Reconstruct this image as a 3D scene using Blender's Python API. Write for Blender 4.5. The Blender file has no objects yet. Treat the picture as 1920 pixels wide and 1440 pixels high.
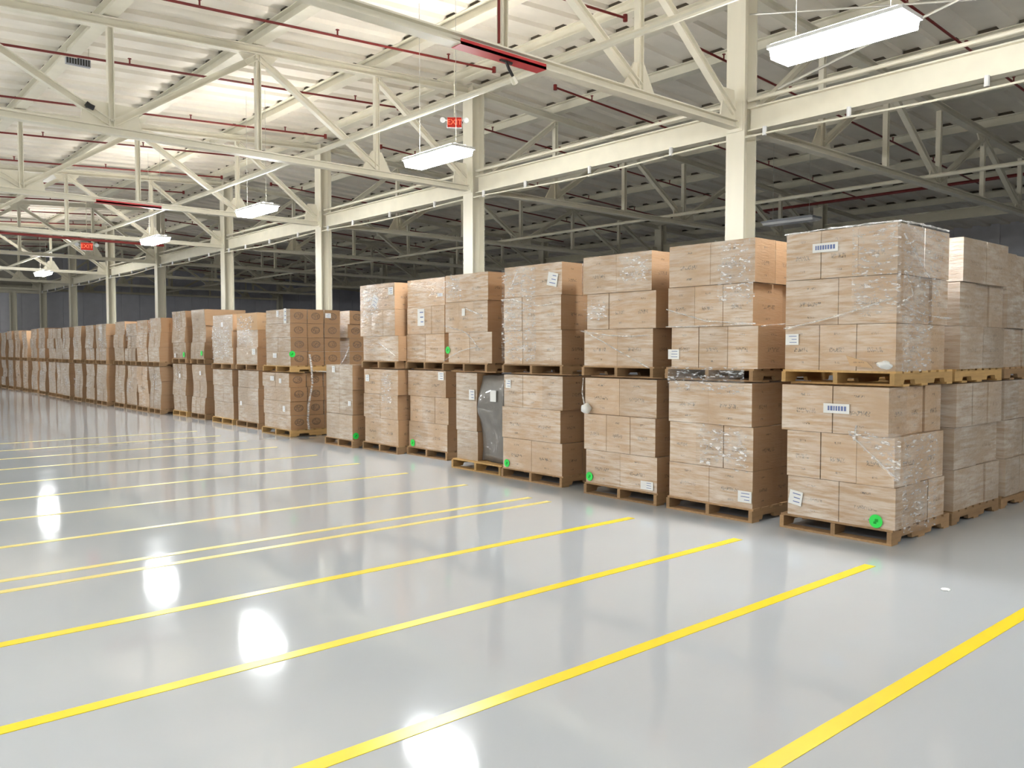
import bpy, bmesh, math, random
from mathutils import Vector, Matrix, noise
random.seed(7)
scene = bpy.context.scene
COL = scene.collection

# ------------------------------------------------------------------ camera, world, exposure
# world axes: X runs along the roof trusses (away to the right), Y runs along the row of pallets, Z up
AZ = math.radians(41.06)            # heading of the camera from +Y towards +X
PITCH = math.atan(65 / 1560)
cd = bpy.data.cameras.new('camera'); cam = bpy.data.objects.new('camera', cd); COL.objects.link(cam)
cam.location = (0, 0, 1.65)
cam.rotation_euler = (math.pi / 2 - PITCH, 0, -AZ)
cd.sensor_width = 36; cd.lens = 36 * 1560 / 1920; cd.clip_start = 0.05; cd.clip_end = 300
scene.camera = cam
w = bpy.data.worlds.new('world'); scene.world = w; w.use_nodes = True
w.node_tree.nodes['Background'].inputs[0].default_value = (0.5, 0.55, 0.6, 1)
w.node_tree.nodes['Background'].inputs[1].default_value = 0.005
vs = scene.view_settings
vs.view_transform = 'Standard'; vs.look = 'None'; vs.gamma = 1; vs.exposure = 0.92
vs.use_curve_mapping = False
LAMP_L = 75.0                       # radiance of the lamp lenses

# ------------------------------------------------------------------ constants of the building
COLX = 10.3; COLY = [6.87 + 6.1 * k for k in range(8)]
PAN = 2.225
ZB = 4.8
def ztop(x): return 6.78 - 0.055 * abs(x - COLX)
SL = 0.055

# ------------------------------------------------------------------ materials
def lin(c):
    return tuple(((v / 255) / 12.92 if v / 255 <= .04045 else ((v / 255 + .055) / 1.055) ** 2.4) for v in c)
def mat(name, col, rough=.5, metal=0, spec=.5, bump=None, coat=0, emit=None):
    m = bpy.data.materials.new(name); m.use_nodes = True
    nt = m.node_tree; b = nt.nodes['Principled BSDF']
    b.inputs['Base Color'].default_value = (*col, 1); b.inputs['Roughness'].default_value = rough
    b.inputs['Metallic'].default_value = metal; b.inputs['Specular IOR Level'].default_value = spec
    b.inputs['Coat Weight'].default_value = coat
    if emit:
        b.inputs['Emission Color'].default_value = (*emit[0], 1); b.inputs['Emission Strength'].default_value = emit[1]
    n = nt.nodes.new('ShaderNodeTexNoise'); tc = nt.nodes.new('ShaderNodeTexCoord')
    nt.links.new(tc.outputs['Object'], n.inputs['Vector'])
    n.inputs['Scale'].default_value = bump[0] if bump else 6
    mx = nt.nodes.new('ShaderNodeMix'); mx.data_type = 'RGBA'; mx.blend_type = 'MULTIPLY'
    mx.inputs[0].default_value = .18
    mx.inputs[6].default_value = (*col, 1)
    nt.links.new(n.outputs['Fac'], mx.inputs[7]); nt.links.new(mx.outputs[2], b.inputs['Base Color'])
    if bump:
        bp = nt.nodes.new('ShaderNodeBump'); bp.inputs['Strength'].default_value = bump[1]; bp.inputs['Distance'].default_value = .01
        nt.links.new(n.outputs['Fac'], bp.inputs['Height']); nt.links.new(bp.outputs[0], b.inputs['Normal'])
    return m

class NT:
    """tiny node helper"""
    def __init__(s, m): s.t = m.node_tree
    def n(s, kind, **kw):
        o = s.t.nodes.new(kind)
        for k, v in kw.items():
            if k.startswith('i'): o.inputs[int(k[1:])].default_value = v
            else: setattr(o, k, v)
        return o
    def l(s, a, b): s.t.links.new(a, b)
    def m(s, op, a, b=None, c=None, clamp=False):
        o = s.t.nodes.new('ShaderNodeMath'); o.operation = op; o.use_clamp = clamp
        for i, v in enumerate((a, b, c)):
            if v is None: continue
            if isinstance(v, (int, float)): o.inputs[i].default_value = v
            else: s.l(v, o.inputs[i])
        return o.outputs[0]
    def mix(s, f, a, b, blend='MIX'):
        o = s.t.nodes.new('ShaderNodeMix'); o.data_type = 'RGBA'; o.blend_type = blend
        for i, v in ((0, f), (6, a), (7, b)):
            if isinstance(v, (int, float)): o.inputs[i].default_value = v
            elif isinstance(v, tuple): o.inputs[i].default_value = (*v, 1)
            else: s.l(v, o.inputs[i])
        return o.outputs[2]

def carton_mat(name, base, film, filmamt, mark=.6, coat=.7, logo=False):
    m = bpy.data.materials.new(name); m.use_nodes = True; h = NT(m); b = h.t.nodes['Principled BSDF']
    tc = h.n('ShaderNodeTexCoord'); geo = h.n('ShaderNodeNewGeometry'); oi = h.n('ShaderNodeObjectInfo')
    sg = h.n('ShaderNodeSeparateXYZ'); h.l(tc.outputs['Generated'], sg.inputs[0])
    sn = h.n('ShaderNodeSeparateXYZ'); h.l(geo.outputs['True Normal'], sn.inputs[0])
    fx = h.m('GREATER_THAN', h.m('ABSOLUTE', sn.outputs[0]), .6)
    side = h.m('LESS_THAN', h.m('ABSOLUTE', sn.outputs[2]), .5)
    u = h.m('ADD', h.m('MULTIPLY', fx, sg.outputs[1]), h.m('MULTIPLY', h.m('SUBTRACT', 1.0, fx), sg.outputs[0]))
    v = sg.outputs[2]
    def box(cu, cv, hu, hv):
        a = h.m('LESS_THAN', h.m('ABSOLUTE', h.m('SUBTRACT', u, cu)), hu)
        c = h.m('LESS_THAN', h.m('ABSOLUTE', h.m('SUBTRACT', v, cv)), hv)
        return h.m('MULTIPLY', a, c)
    cx = h.n('ShaderNodeCombineXYZ')
    h.l(h.m('MULTIPLY', u, 26.0 if not logo else 12.0), cx.inputs[0]); h.l(h.m('MULTIPLY', v, 11.0), cx.inputs[1])
    h.l(h.m('MULTIPLY', oi.outputs['Random'], 60.0), cx.inputs[2])
    nz = h.n('ShaderNodeTexNoise'); h.l(cx.outputs[0], nz.inputs['Vector']); nz.inputs['Scale'].default_value = 1; nz.inputs['Detail'].default_value = 1
    stroke = h.m('LESS_THAN', h.m('ABSOLUTE', h.m('SUBTRACT', nz.outputs['Fac'], .5)), .05 if not logo else .07)
    reg = h.m('ADD', h.m('ADD', box(.52, .45, .20, .05), box(.52, .80, .09, .025)), box(.5, .17, .07, .022), clamp=True)
    if logo:
        # oval printed emblem outline with strokes inside
        r = h.m('SQRT', h.m('ADD', h.m('POWER', h.m('DIVIDE', h.m('SUBTRACT', u, .5), .28), 2.0), h.m('POWER', h.m('DIVIDE', h.m('SUBTRACT', v, .52), .26), 2.0)))
        ring = h.m('LESS_THAN', h.m('ABSOLUTE', h.m('SUBTRACT', r, .9)), .1)
        inn = h.m('MULTIPLY', h.m('LESS_THAN', r, .8), stroke)
        mk = h.m('MULTIPLY', h.m('ADD', ring, inn, clamp=True), side)
    else:
        mk = h.m('MULTIPLY', h.m('MULTIPLY', stroke, reg), side)
    mk = h.m('MULTIPLY', mk, mark)
    # tape seam across the middle of the flaps and soft fibre grain
    g = h.n('ShaderNodeTexNoise', i2=9.0); g.inputs['Detail'].default_value = 4
    mp = h.n('ShaderNodeMapping'); mp.inputs['Scale'].default_value = (1.2, 1.2, 9); h.l(geo.outputs['Position'], mp.inputs[0]); h.l(mp.outputs[0], g.inputs['Vector'])
    rnd = h.m('MULTIPLY_ADD', oi.outputs['Random'], .24, .88)
    col = h.mix(1.0, base, rnd, 'MULTIPLY')
    col = h.mix(h.m('MULTIPLY', g.outputs['Fac'], .35), col, tuple(c * .72 for c in base))
    # stretch film lying on the board: milky streaks that follow the wrapping direction
    s = h.n('ShaderNodeTexNoise'); mp2 = h.n('ShaderNodeMapping'); mp2.inputs['Scale'].default_value = (1.5, 1.5, 14); mp2.inputs['Rotation'].default_value = (.16, .05, 0)
    h.l(geo.outputs['Position'], mp2.inputs[0]); h.l(mp2.outputs[0], s.inputs['Vector']); s.inputs['Scale'].default_value = 2.2; s.inputs['Detail'].default_value = 6; s.inputs['Roughness'].default_value = .62
    pn = h.n('ShaderNodeTexNoise'); h.l(geo.outputs['Position'], pn.inputs['Vector']); pn.inputs['Scale'].default_value = 1.7; pn.inputs['Detail'].default_value = 2
    patch = h.m('MULTIPLY_ADD', pn.outputs['Fac'], 2.6, -.75, clamp=True)
    st = h.m('MULTIPLY', h.m('MULTIPLY', h.m('MULTIPLY_ADD', s.outputs['Fac'], 4.2, -1.6, clamp=True), patch), filmamt)
    col = h.mix(mk, col, (.035, .028, .024))
    col = h.mix(st, col, film)
    h.l(col, b.inputs['Base Color'])
    b.inputs['Roughness'].default_value = .7
    b.inputs['Coat Weight'].default_value = coat; b.inputs['Coat Roughness'].default_value = .2; b.inputs['Coat IOR'].default_value = 1.8
    if coat > 0:
        w2 = h.n('ShaderNodeTexNoise'); mp3 = h.n('ShaderNodeMapping'); mp3.inputs['Scale'].default_value = (4, 4, 11); mp3.inputs['Rotation'].default_value = (.3, 0, 0)
        h.l(geo.outputs['Position'], mp3.inputs[0]); h.l(mp3.outputs[0], w2.inputs['Vector']); w2.inputs['Scale'].default_value = 2.2; w2.inputs['Detail'].default_value = 7; w2.inputs['Roughness'].default_value = .6
        w2.inputs['Distortion'].default_value = .6
        bp = h.n('ShaderNodeBump'); bp.inputs['Strength'].default_value = 1.0; bp.inputs['Distance'].default_value = .035
        h.l(w2.outputs['Fac'], bp.inputs['Height']); h.l(bp.outputs[0], b.inputs['Coat Normal'])
    bp2 = h.n('ShaderNodeBump'); bp2.inputs['Strength'].default_value = .3; bp2.inputs['Distance'].default_value = .01
    h.l(g.outputs['Fac'], bp2.inputs['Height']); h.l(bp2.outputs[0], b.inputs['Normal'])
    return m

KRAFT = (.52, .345, .205)
M_CW = carton_mat('wrapped_kraft', (.50, .335, .20), (.80, .74, .67), .72, mark=.75, coat=1)
M_CG = carton_mat('wrapped_grey_kraft', (.44, .325, .225), (.70, .64, .57), .66, mark=.35, coat=1)
M_CU = carton_mat('bare_kraft', (.55, .36, .20), (.7, .6, .5), .0, coat=.1)
M_CS = carton_mat('plain_shaded_kraft_side', (.40, .235, .12), (.6, .5, .4), .12, mark=.6, coat=.12)  # kraft without milky film, coloured darker for the shade between stacks
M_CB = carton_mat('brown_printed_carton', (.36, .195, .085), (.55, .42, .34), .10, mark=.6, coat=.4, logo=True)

M_CT = carton_mat('wrapped_tan_front', (.44, .31, .20), (.74, .66, .58), .6, mark=.35, coat=1)
def floor_mat():
    m = bpy.data.materials.new('epoxy_floor'); m.use_nodes = True; h = NT(m); b = h.t.nodes['Principled BSDF']
    geo = h.n('ShaderNodeNewGeometry')
    n = h.n('ShaderNodeTexNoise'); h.l(geo.outputs['Position'], n.inputs['Vector']); n.inputs['Scale'].default_value = .45; n.inputs['Detail'].default_value = 5
    col = h.mix(h.m('MULTIPLY_ADD', n.outputs['Fac'], 1.6, -.3, clamp=True), (.395, .415, .437), (.445, .465, .488))
    h.l(col, b.inputs['Base Color'])
    n2 = h.n('ShaderNodeTexNoise'); h.l(geo.outputs['Position'], n2.inputs['Vector']); n2.inputs['Scale'].default_value = 2.5; n2.inputs['Detail'].default_value = 6
    h.l(h.m('MULTIPLY_ADD', n2.outputs['Fac'], .08, .035), b.inputs['Roughness'])
    b.inputs['Specular IOR Level'].default_value = .6
    n3 = h.n('ShaderNodeTexNoise'); h.l(geo.outputs['Position'], n3.inputs['Vector']); n3.inputs['Scale'].default_value = 7; n3.inputs['Detail'].default_value = 3
    bp = h.n('ShaderNodeBump'); bp.inputs['Strength'].default_value = .06; bp.inputs['Distance'].default_value = .001
    h.l(n3.outputs['Fac'], bp.inputs['Height']); h.l(bp.outputs[0], b.inputs['Normal'])
    return m
M_FLOOR = floor_mat()
M_YEL = mat('yellow_floor_paint', (.86, .66, .02), .3, bump=(3, .05))
M_YELR = mat('reflection_paled_yellow_paint', (.78, .65, .20), .3, bump=(3, .05))  # reflections on the far lines mixed into their paint as paler yellow
M_STEEL = mat('cream_painted_steel', (.80, .755, .62), .42, bump=(4, .03))
M_DECK = mat('cream_roof_deck', (.88, .82, .71), .6, bump=(2, .05))
M_RED = mat('red_pipe_paint', (.20, .018, .015), .4)
M_REDP = mat('red_painted_steel', (.55, .03, .035), .4)
M_WALL = mat('grey_wall_panel', (.72, .72, .78), .7, bump=(3, .1))
M_WALLC = mat('cream_wall_panel', (.6, .57, .5), .7, bump=(3, .1))
M_WHITE = mat('white_enamel', (.8, .8, .8), .35)
M_PAPER = mat('white_label_paper', (.86, .86, .84), .6)
M_BLUE = mat('blue_print', (.15, .2, .42), .6)
M_GREEN = mat('green_sticker', (.03, .80, .10), .45)
M_GREEND = mat('dark_green_print', (.0, .42, .03), .5)
M_FLSHADE = mat('dark_flute_shade', (.07, .055, .035), .8)  # dark colour standing in for the shade inside the deck flutes
M_BLACK = mat('black_plastic', (.015, .015, .015), .4)
M_GREYF = mat('grey_fixture', (.30, .31, .34), .4)
M_EMB = mat('grey_wrapped_bundle', (.17, .155, .14), .35, bump=(9, .7), coat=.6)
M_GALV = mat('galvanised_rod', (.6, .58, .52), .35, metal=.3)

def wood_mat(name, c):
    m = bpy.data.materials.new(name); m.use_nodes = True; h = NT(m); b = h.t.nodes['Principled BSDF']
    tc = h.n('ShaderNodeTexCoord'); oi = h.n('ShaderNodeObjectInfo')
    mp = h.n('ShaderNodeMapping'); mp.inputs['Scale'].default_value = (2, 14, 14); h.l(tc.outputs['Object'], mp.inputs[0])
    n = h.n('ShaderNodeTexNoise'); h.l(mp.outputs[0], n.inputs['Vector']); n.inputs['Scale'].default_value = 2; n.inputs['Detail'].default_value = 6
    col = h.mix(n.outputs['Fac'], tuple(x * .6 for x in c), tuple(min(1, x * 1.25) for x in c))
    col = h.mix(1.0, col, h.m('MULTIPLY_ADD', oi.outputs['Random'], .4, .8), 'MULTIPLY')
    h.l(col, b.inputs['Base Color']); b.inputs['Roughness'].default_value = .75
    return m
M_WOOD = wood_mat('pallet_wood', (.36, .22, .11))
M_WOOD2 = wood_mat('yellow_pallet_wood', (.50, .31, .12))

def film_mat(name, alpha, c=(.85, .83, .82)):
    m = bpy.data.materials.new(name); m.use_nodes = True; h = NT(m); t = h.t
    out = t.nodes['Material Output']; t.nodes.remove(t.nodes['Principled BSDF'])
    tr = h.n('ShaderNodeBsdfTransparent'); pr = h.n('ShaderNodeBsdfPrincipled')
    pr.inputs['Base Color'].default_value = (*c, 1); pr.inputs['Roughness'].default_value = .15
    geo = h.n('ShaderNodeNewGeometry')
    mp = h.n('ShaderNodeMapping'); mp.inputs['Scale'].default_value = (2, 2, 6); mp.inputs['Rotation'].default_value = (.5, .4, 0); h.l(geo.outputs['Position'], mp.inputs[0])
    n = h.n('ShaderNodeTexNoise'); h.l(mp.outputs[0], n.inputs['Vector']); n.inputs['Scale'].default_value = 3; n.inputs['Detail'].default_value = 6; n.inputs['Distortion'].default_value = 1.0
    bp = h.n('ShaderNodeBump'); bp.inputs['Strength'].default_value = .9; bp.inputs['Distance'].default_value = .04
    h.l(n.outputs['Fac'], bp.inputs['Height']); h.l(bp.outputs[0], pr.inputs['Normal'])
    n4 = h.n('ShaderNodeTexNoise'); h.l(mp.outputs[0], n4.inputs['Vector']); n4.inputs['Scale'].default_value = 7; n4.inputs['Detail'].default_value = 8; n4.inputs['Roughness'].default_value = .65
    fl = h.m('MULTIPLY', h.m('MULTIPLY_ADD', n4.outputs['Fac'], 9.0, -4.7, clamp=True), min(1.0, alpha * 2.6))  # white flecks painted into the film as its glints
    a = h.m('MAXIMUM', h.m('MULTIPLY_ADD', n.outputs['Fac'], alpha * 1.6, -alpha * .5, clamp=True), fl)
    ms = h.n('ShaderNodeMixShader'); h.l(a, ms.inputs[0]); h.l(tr.outputs[0], ms.inputs[1]); h.l(pr.outputs[0], ms.inputs[2])
    h.l(ms.outputs[0], out.inputs['Surface'])
    return m
M_FILM = film_mat('clear_stretch_film', .30)
M_ROPE = film_mat('gathered_stretch_film', 1.0)
M_GLINT = film_mat('glint_crinkled_film', .42, (.92, .9, .9))  # crinkled film with stronger white, highlights put into its colour

def emis(name, c, s):
    m = bpy.data.materials.new(name); m.use_nodes = True; t = m.node_tree; t.nodes.remove(t.nodes['Principled BSDF'])
    e = t.nodes.new('ShaderNodeEmission'); e.inputs[0].default_value = (*c, 1); e.inputs[1].default_value = s
    t.links.new(e.outputs[0], t.nodes['Material Output'].inputs['Surface']); return m
M_LENS = emis('lit_fluorescent_lens', (.95, .985, 1), LAMP_L)
M_SLOT = emis('lit_top_slot', (1, .965, .92), 58.0)
M_EXIT = emis('lit_red_sign', (1, .09, .06), .28)
M_LET = emis('lit_red_letters', (1, .16, .08), .9)

# ------------------------------------------------------------------ mesh helpers
class MB:
    def __init__(s): s.bm = bmesh.new()
    def box(s, x0, x1, y0, y1, z0, z1, mi=0):
        v = [s.bm.verts.new(p) for p in ((x0,y0,z0),(x1,y0,z0),(x1,y1,z0),(x0,y1,z0),(x0,y0,z1),(x1,y0,z1),(x1,y1,z1),(x0,y1,z1))]
        for f in ((3,2,1,0),(4,5,6,7),(0,1,5,4),(1,2,6,5),(2,3,7,6),(3,0,4,7)):
            fc = s.bm.faces.new([v[i] for i in f]); fc.material_index = mi
        return s
    def prism(s, poly, frame):
        """poly: list of (a,b); frame(a,b,t) -> point for t=0/1"""
        A = [s.bm.verts.new(frame(a, b, 0)) for a, b in poly]; B = [s.bm.verts.new(frame(a, b, 1)) for a, b in poly]
        n = len(poly)
        for i in range(n):
            s.bm.faces.new((A[i], A[(i+1) % n], B[(i+1) % n], B[i]))
        s.bm.faces.new(A[::-1]); s.bm.faces.new(B); return s
    def member(s, p0, p1, poly, side=(0, 1, 0)):
        p0 = Vector(p0); p1 = Vector(p1); d = (p1 - p0).normalized(); sd = Vector(side)
        sd = (sd - d * sd.dot(d)).normalized(); up = sd.cross(d)
        return s.prism(poly, lambda a, b, t: (p1 if t else p0) + sd * a + up * b)
    def tube(s, pts, r, n=8, jit=0):
        rings = []
        P = [Vector(p) for p in pts]
        for i, p in enumerate(P):
            d = (P[min(i+1, len(P)-1)] - P[max(i-1, 0)]).normalized()
            a = Vector((0, 0, 1)) if abs(d.z) < .9 else Vector((1, 0, 0))
            u = d.cross(a).normalized(); v = d.cross(u)
            rr = r * (1 + random.uniform(-jit, jit))
            rings.append([s.bm.verts.new(p + (u * math.cos(2*math.pi*k/n) + v * math.sin(2*math.pi*k/n)) * rr) for k in range(n)])
        for a, b in zip(rings, rings[1:]):
            for k in range(n): s.bm.faces.new((a[k], a[(k+1) % n], b[(k+1) % n], b[k]))
        s.bm.faces.new(rings[0][::-1]); s.bm.faces.new(rings[-1]); return s
    def mesh(s, name, mats, bevel=0, smooth=False):
        bmesh.ops.recalc_face_normals(s.bm, faces=s.bm.faces)
        if bevel: bmesh.ops.bevel(s.bm, geom=list(s.bm.edges), offset=bevel, segments=2, affect='EDGES', profile=.6)
        me = bpy.data.meshes.new(name); s.bm.to_mesh(me); s.bm.free()
        for m in (mats if isinstance(mats, (list, tuple)) else [mats]): me.materials.append(m)
        if smooth:
            for p in me.polygons: p.use_smooth = True
        return me
    def build(s, name, mats, parent=None, **kw):
        return link(name, s.mesh(name, mats, **kw), parent)
def link(name, me, parent=None, loc=(0, 0, 0), rz=0):
    o = bpy.data.objects.new(name, me); COL.objects.link(o); o.parent = parent; o.location = loc; o.rotation_euler = (0, 0, rz); return o
def tag(o, label, cat, group=None):
    o['label'] = label; o['category'] = cat
    if group: o['group'] = group
    return o
def thing(name, label, cat, loc=(0, 0, 0), group=None):
    o = bpy.data.objects.new(name, None); COL.objects.link(o); o.location = loc; o.empty_display_size = .2
    return tag(o, label, cat, group)
def structure(o): o['kind'] = 'structure'; return o
def dup(root, loc, label, group=None):
    r = root.copy(); COL.objects.link(r); r.location = loc; r['label'] = label
    if group: r['group'] = group
    for ch in root.children:
        c = ch.copy(); COL.objects.link(c); c.parent = r
        for g in ch.children:
            e = g.copy(); COL.objects.link(e); e.parent = c
    return r
ORD = ['first','second','third','fourth','fifth','sixth','seventh','eighth','ninth','tenth','eleventh','twelfth','thirteenth','fourteenth','fifteenth','sixteenth','seventeenth','eighteenth','nineteenth','twentieth','twenty-first','twenty-second','twenty-third','twenty-fourth','twenty-fifth','twenty-sixth','twenty-seventh','twenty-eighth']
def ibeam(w, d, tf, tw):
    w /= 2; d /= 2; tw /= 2
    return [(-w,-d),(w,-d),(w,-d+tf),(tw,-d+tf),(tw,d-tf),(w,d-tf),(w,d),(-w,d),(-w,d-tf),(-tw,d-tf),(-tw,-d+tf),(-w,-d+tf)]
def rect(w, d): return [(-w/2,-d/2),(w/2,-d/2),(w/2,d/2),(-w/2,d/2)]

# ------------------------------------------------------------------ room shell
XL, XR, YF, YB = -17.5, 31.0, -9.0, 50.6
structure(MB().box(XL, XR, YF, YB, -.2, 0).build('floor', M_FLOOR))
def deck(name, x0, x1):
    m = MB(); pitch = .60; y = YF; prof = []
    while y < YB:
        prof += [(y, 0), (y + .25, 0), (y + .28, .06), (y + .57, .06)]; y += pitch
    prof.append((YB, 0))
    h = .20
    for (ya, za), (yb, zb) in zip(prof, prof[1:]):
        q = [m.bm.verts.new((x, yy, ztop(x) + h + zz)) for x, yy, zz in ((x0, ya, za), (x1, ya, za), (x1, yb, zb), (x0, yb, zb))]
        m.bm.faces.new(q)
        q = [m.bm.verts.new((x, yy, ztop(x) + h + .16)) for x, yy in ((x0, ya), (x1, ya), (x1, yb), (x0, yb))]
        m.bm.faces.new(q)
    return structure(m.build(name, M_DECK))
deck('ceiling_left', XL, COLX); deck('ceiling_right', COLX, XR)
structure(MB().box(XL - .2, XL, YF, YB, 0, 7).build('wall_left', M_WALLC))
structure(MB().box(XL, XR, YF - .2, YF, 0, 7.2).build('wall_front', M_WALLC))
# far end wall: upper metal panels with vertical joints, wall on the right the same
m = MB(); x = XL
while x < XR:
    m.box(x, min(x + .98, XR), YB, YB + .15, 0, 7.2); m.box(x + .98, x + 1.0, YB + .03, YB + .15, 0, 7.2); x += 1.0
structure(m.build('wall_back', M_WALL))
m = MB(); y = YF
while y < YB:
    m.box(XR, XR + .15, y, min(y + 1.48, YB), 0, 7); m.box(XR + .03, XR + .15, y + 1.48, y + 1.5, 0, 7); y += 1.5
structure(m.build('wall_right', M_WALL))
structure(MB().box(2, COLX + .2, YB - .35, YB - .02, 4.62, 5.02).build('trim_1', M_STEEL))
structure(MB().box(2, COLX, YB - .06, YB, 5.02, 6.6).build('trim_2', M_WALLC))

# yellow lines painted on the floor
stripes = [1.77, 2.95, 4.12, 5.33, 6.50, 6.81, 7.97, 9.24, 10.48, 11.75, 13.15, 14.4, 15.6, 16.8]
for i, y in enumerate(stripes):
    x1 = 6.2 + (0 if i not in (0,) else .5)
    hw = .043 if i < 4 else (.038 if i < 7 else .034)
    m = MB(); m.box(-3.0, x1, y - hw, y + hw, .0, .0025)
    if i in (4, 5): d = ['further', 'nearer'][5 - i == 1 and 1 or 0] + ' of the two close-set yellow floor lines'
    else: d = '%s yellow painted line across the grey floor counting away from the camera' % ORD[i]
    if i == 4: d = 'nearer of the two close-set yellow lines across the grey floor'
    if i == 5: d = 'further of the two close-set yellow lines across the grey floor'
    tag(m.build('floor_line', M_YEL if i < 4 else M_YELR), d, 'floor line', 'yellow lines painted on the floor')

# ------------------------------------------------------------------ columns
colmesh = MB().member((0, 0, 0), (0, 0, 1), ibeam(.30, .30, .022, .016), side=(0, 1, 0)).mesh('column_shaft', M_STEEL)
plate = MB().box(-.22, .22, -.22, .22, 0, .03).mesh('base_plate', M_STEEL)
cap = MB().box(-.2, .2, -.2, .2, -.03, 0).mesh('cap_plate', M_STEEL)
for k, y in enumerate(COLY):
    t = thing('steel_column', '%s cream steel column behind the pallet row, counted from the camera' % ORD[k], 'column', (COLX, y, 0), 'steel columns behind the pallets')
    s = link('shaft', colmesh, t); s.scale = (1, 1, ztop(COLX))
    link('base_plate', plate, t); link('cap_plate', cap, t, (0, 0, ztop(COLX)))
    # splice plate at the beam
    MB().box(-.17, -.155, -.13, .13, 4.7, 5.1).build('splice_plate', M_STEEL, t)
t = thing('steel_column', 'last cream column at the far left edge below the end header', 'column', (8.95, 49.8, 0))
s = link('shaft', colmesh, t); s.scale = (1, 1, 4.62); link('base_plate', plate, t)
for k, y in enumerate(COLY[::1]):
    t = thing('steel_column', '%s dim steel column of the far unlit row, counted from the near end' % ORD[k], 'column', (COLX + 6 * PAN, y, 0), 'steel columns of the unlit bay')
    s = link('shaft', colmesh, t); s.scale = (1, 1, ztop(COLX + 6 * PAN)); link('base_plate', plate, t)

# ------------------------------------------------------------------ trusses
CH = ibeam(.15, .11, .018, .025); TP = ibeam(.15, .14, .018, .02); VB = ibeam(.09, .085, .012, .012); DG = ibeam(.10, .10, .014, .014)
def gusset(x, z, up, s, w1=.30, w2=.16, hh=.34):
    m = MB(); h = hh if up else -hh
    poly = [(x - w1, z), (x + w1, z), (x + w2, z + h), (x - w2, z + h)]
    return m.prism(poly, lambda a, b, t: (a, -.012 + .024 * t, b))
def make_truss(side, label, redpart=False):
    """side -1: from the column row towards the lit hall (left), +1 towards the unlit hall"""
    t = thing('roof_truss', label, 'roof truss', (0, 0, 0), 'roof trusses over the %s hall' % ('lit' if side < 0 else 'unlit'))
    X = [COLX + side * PAN * i for i in range(7)]
    def Tz(x): return ztop(x) - .08
    xs, xe = COLX + side * .15, X[6]
    # two flat runs joined at the ends so that the top chord follows the roof slope
    MB().member((xs, 0, Tz(xs)), (xe, 0, Tz(xe)), TP).build('top_chord', M_STEEL, t)
    bc = MB().member((xs, 0, ZB), (xe, 0, ZB), CH).build('bottom_chord', M_STEEL, t)
    for i in range(1, 6):
        MB().member((X[i], 0, ZB + .07), (X[i], 0, Tz(X[i]) - .07), VB).build('vertical', M_STEEL, t)
    def dia(i, j, ti):   # from top node ti=True at i to bottom node j
        a = Vector((X[i], 0, Tz(X[i]) - .1)); b = Vector((X[j], 0, ZB + .1))
        if j in (0, 6): b.x += side * (.22 if j == 0 else -.22); b.z += .06
        MB().member(a, b, DG).build('diagonal', M_STEEL, t)
    for i, j in ((1, 0), (2, 1), (2, 3), (4, 3), (4, 5), (5, 6)): dia(i, j, True)
    for j, a, b in ((1, .30, .10), (3, .42, .36), (5, .30, .10)): gusset(X[j], ZB + .05, True, side, a, b).build('gusset_plate', M_STEEL, t)
    gusset(X[0] + side * .32, ZB + .05, True, side, .2, .12, .42).build('gusset_plate', M_STEEL, t)
    gusset(X[6] - side * .32, ZB + .05, True, side, .2, .12, .42).build('gusset_plate', M_STEEL, t)
    for j in (2, 4): gusset(X[j], Tz(X[j]) - .05, False, side, .34, .16, .22).build('gusset_plate', M_STEEL, t)
    return t
reds = []
trL = make_truss(-1, ''); trR = make_truss(1, '')
for k, y in enumerate(COLY):
    la = 'cream roof truss of the lit hall meeting the %s column from the camera' % ORD[k]
    lb = 'dim roof truss of the unlit hall behind the %s column from the camera' % ORD[k]
    a = trL if k == 0 else dup(trL, (0, y, 0), la); b = trR if k == 0 else dup(trR, (0, y, 0), lb)
    a.location.y = y; b.location.y = y; a['label'] = la; b['label'] = lb
    if k in (0, 2): reds.append((k, a))
for k, a in reds:
    x0, x1 = ((5.23, 6.42) if k == 0 else (4.98, 6.31))
    MB().box(x0, x1, -.079, .079, ZB - .061, ZB - .03).box(x0, x1, -.079, -.076, ZB - .061, ZB + .0).build('red_painted_length', M_REDP, a)['label'] = 'red painted length of the bottom chord'
# extra truss run of the next hall to the far right: plain beams carried to the wall
for k, y in enumerate(COLY):
    x0 = COLX + 6 * PAN + .1
    m = MB().member((x0, y, ztop(x0) - .1), (XR, y, ztop(XR) - .1), TP)
    tag(m.build('roof_beam', M_STEEL), '%s roof beam running on to the right-hand wall, from the near end' % ORD[k], 'roof beam', 'beams between far column row and wall')

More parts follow.
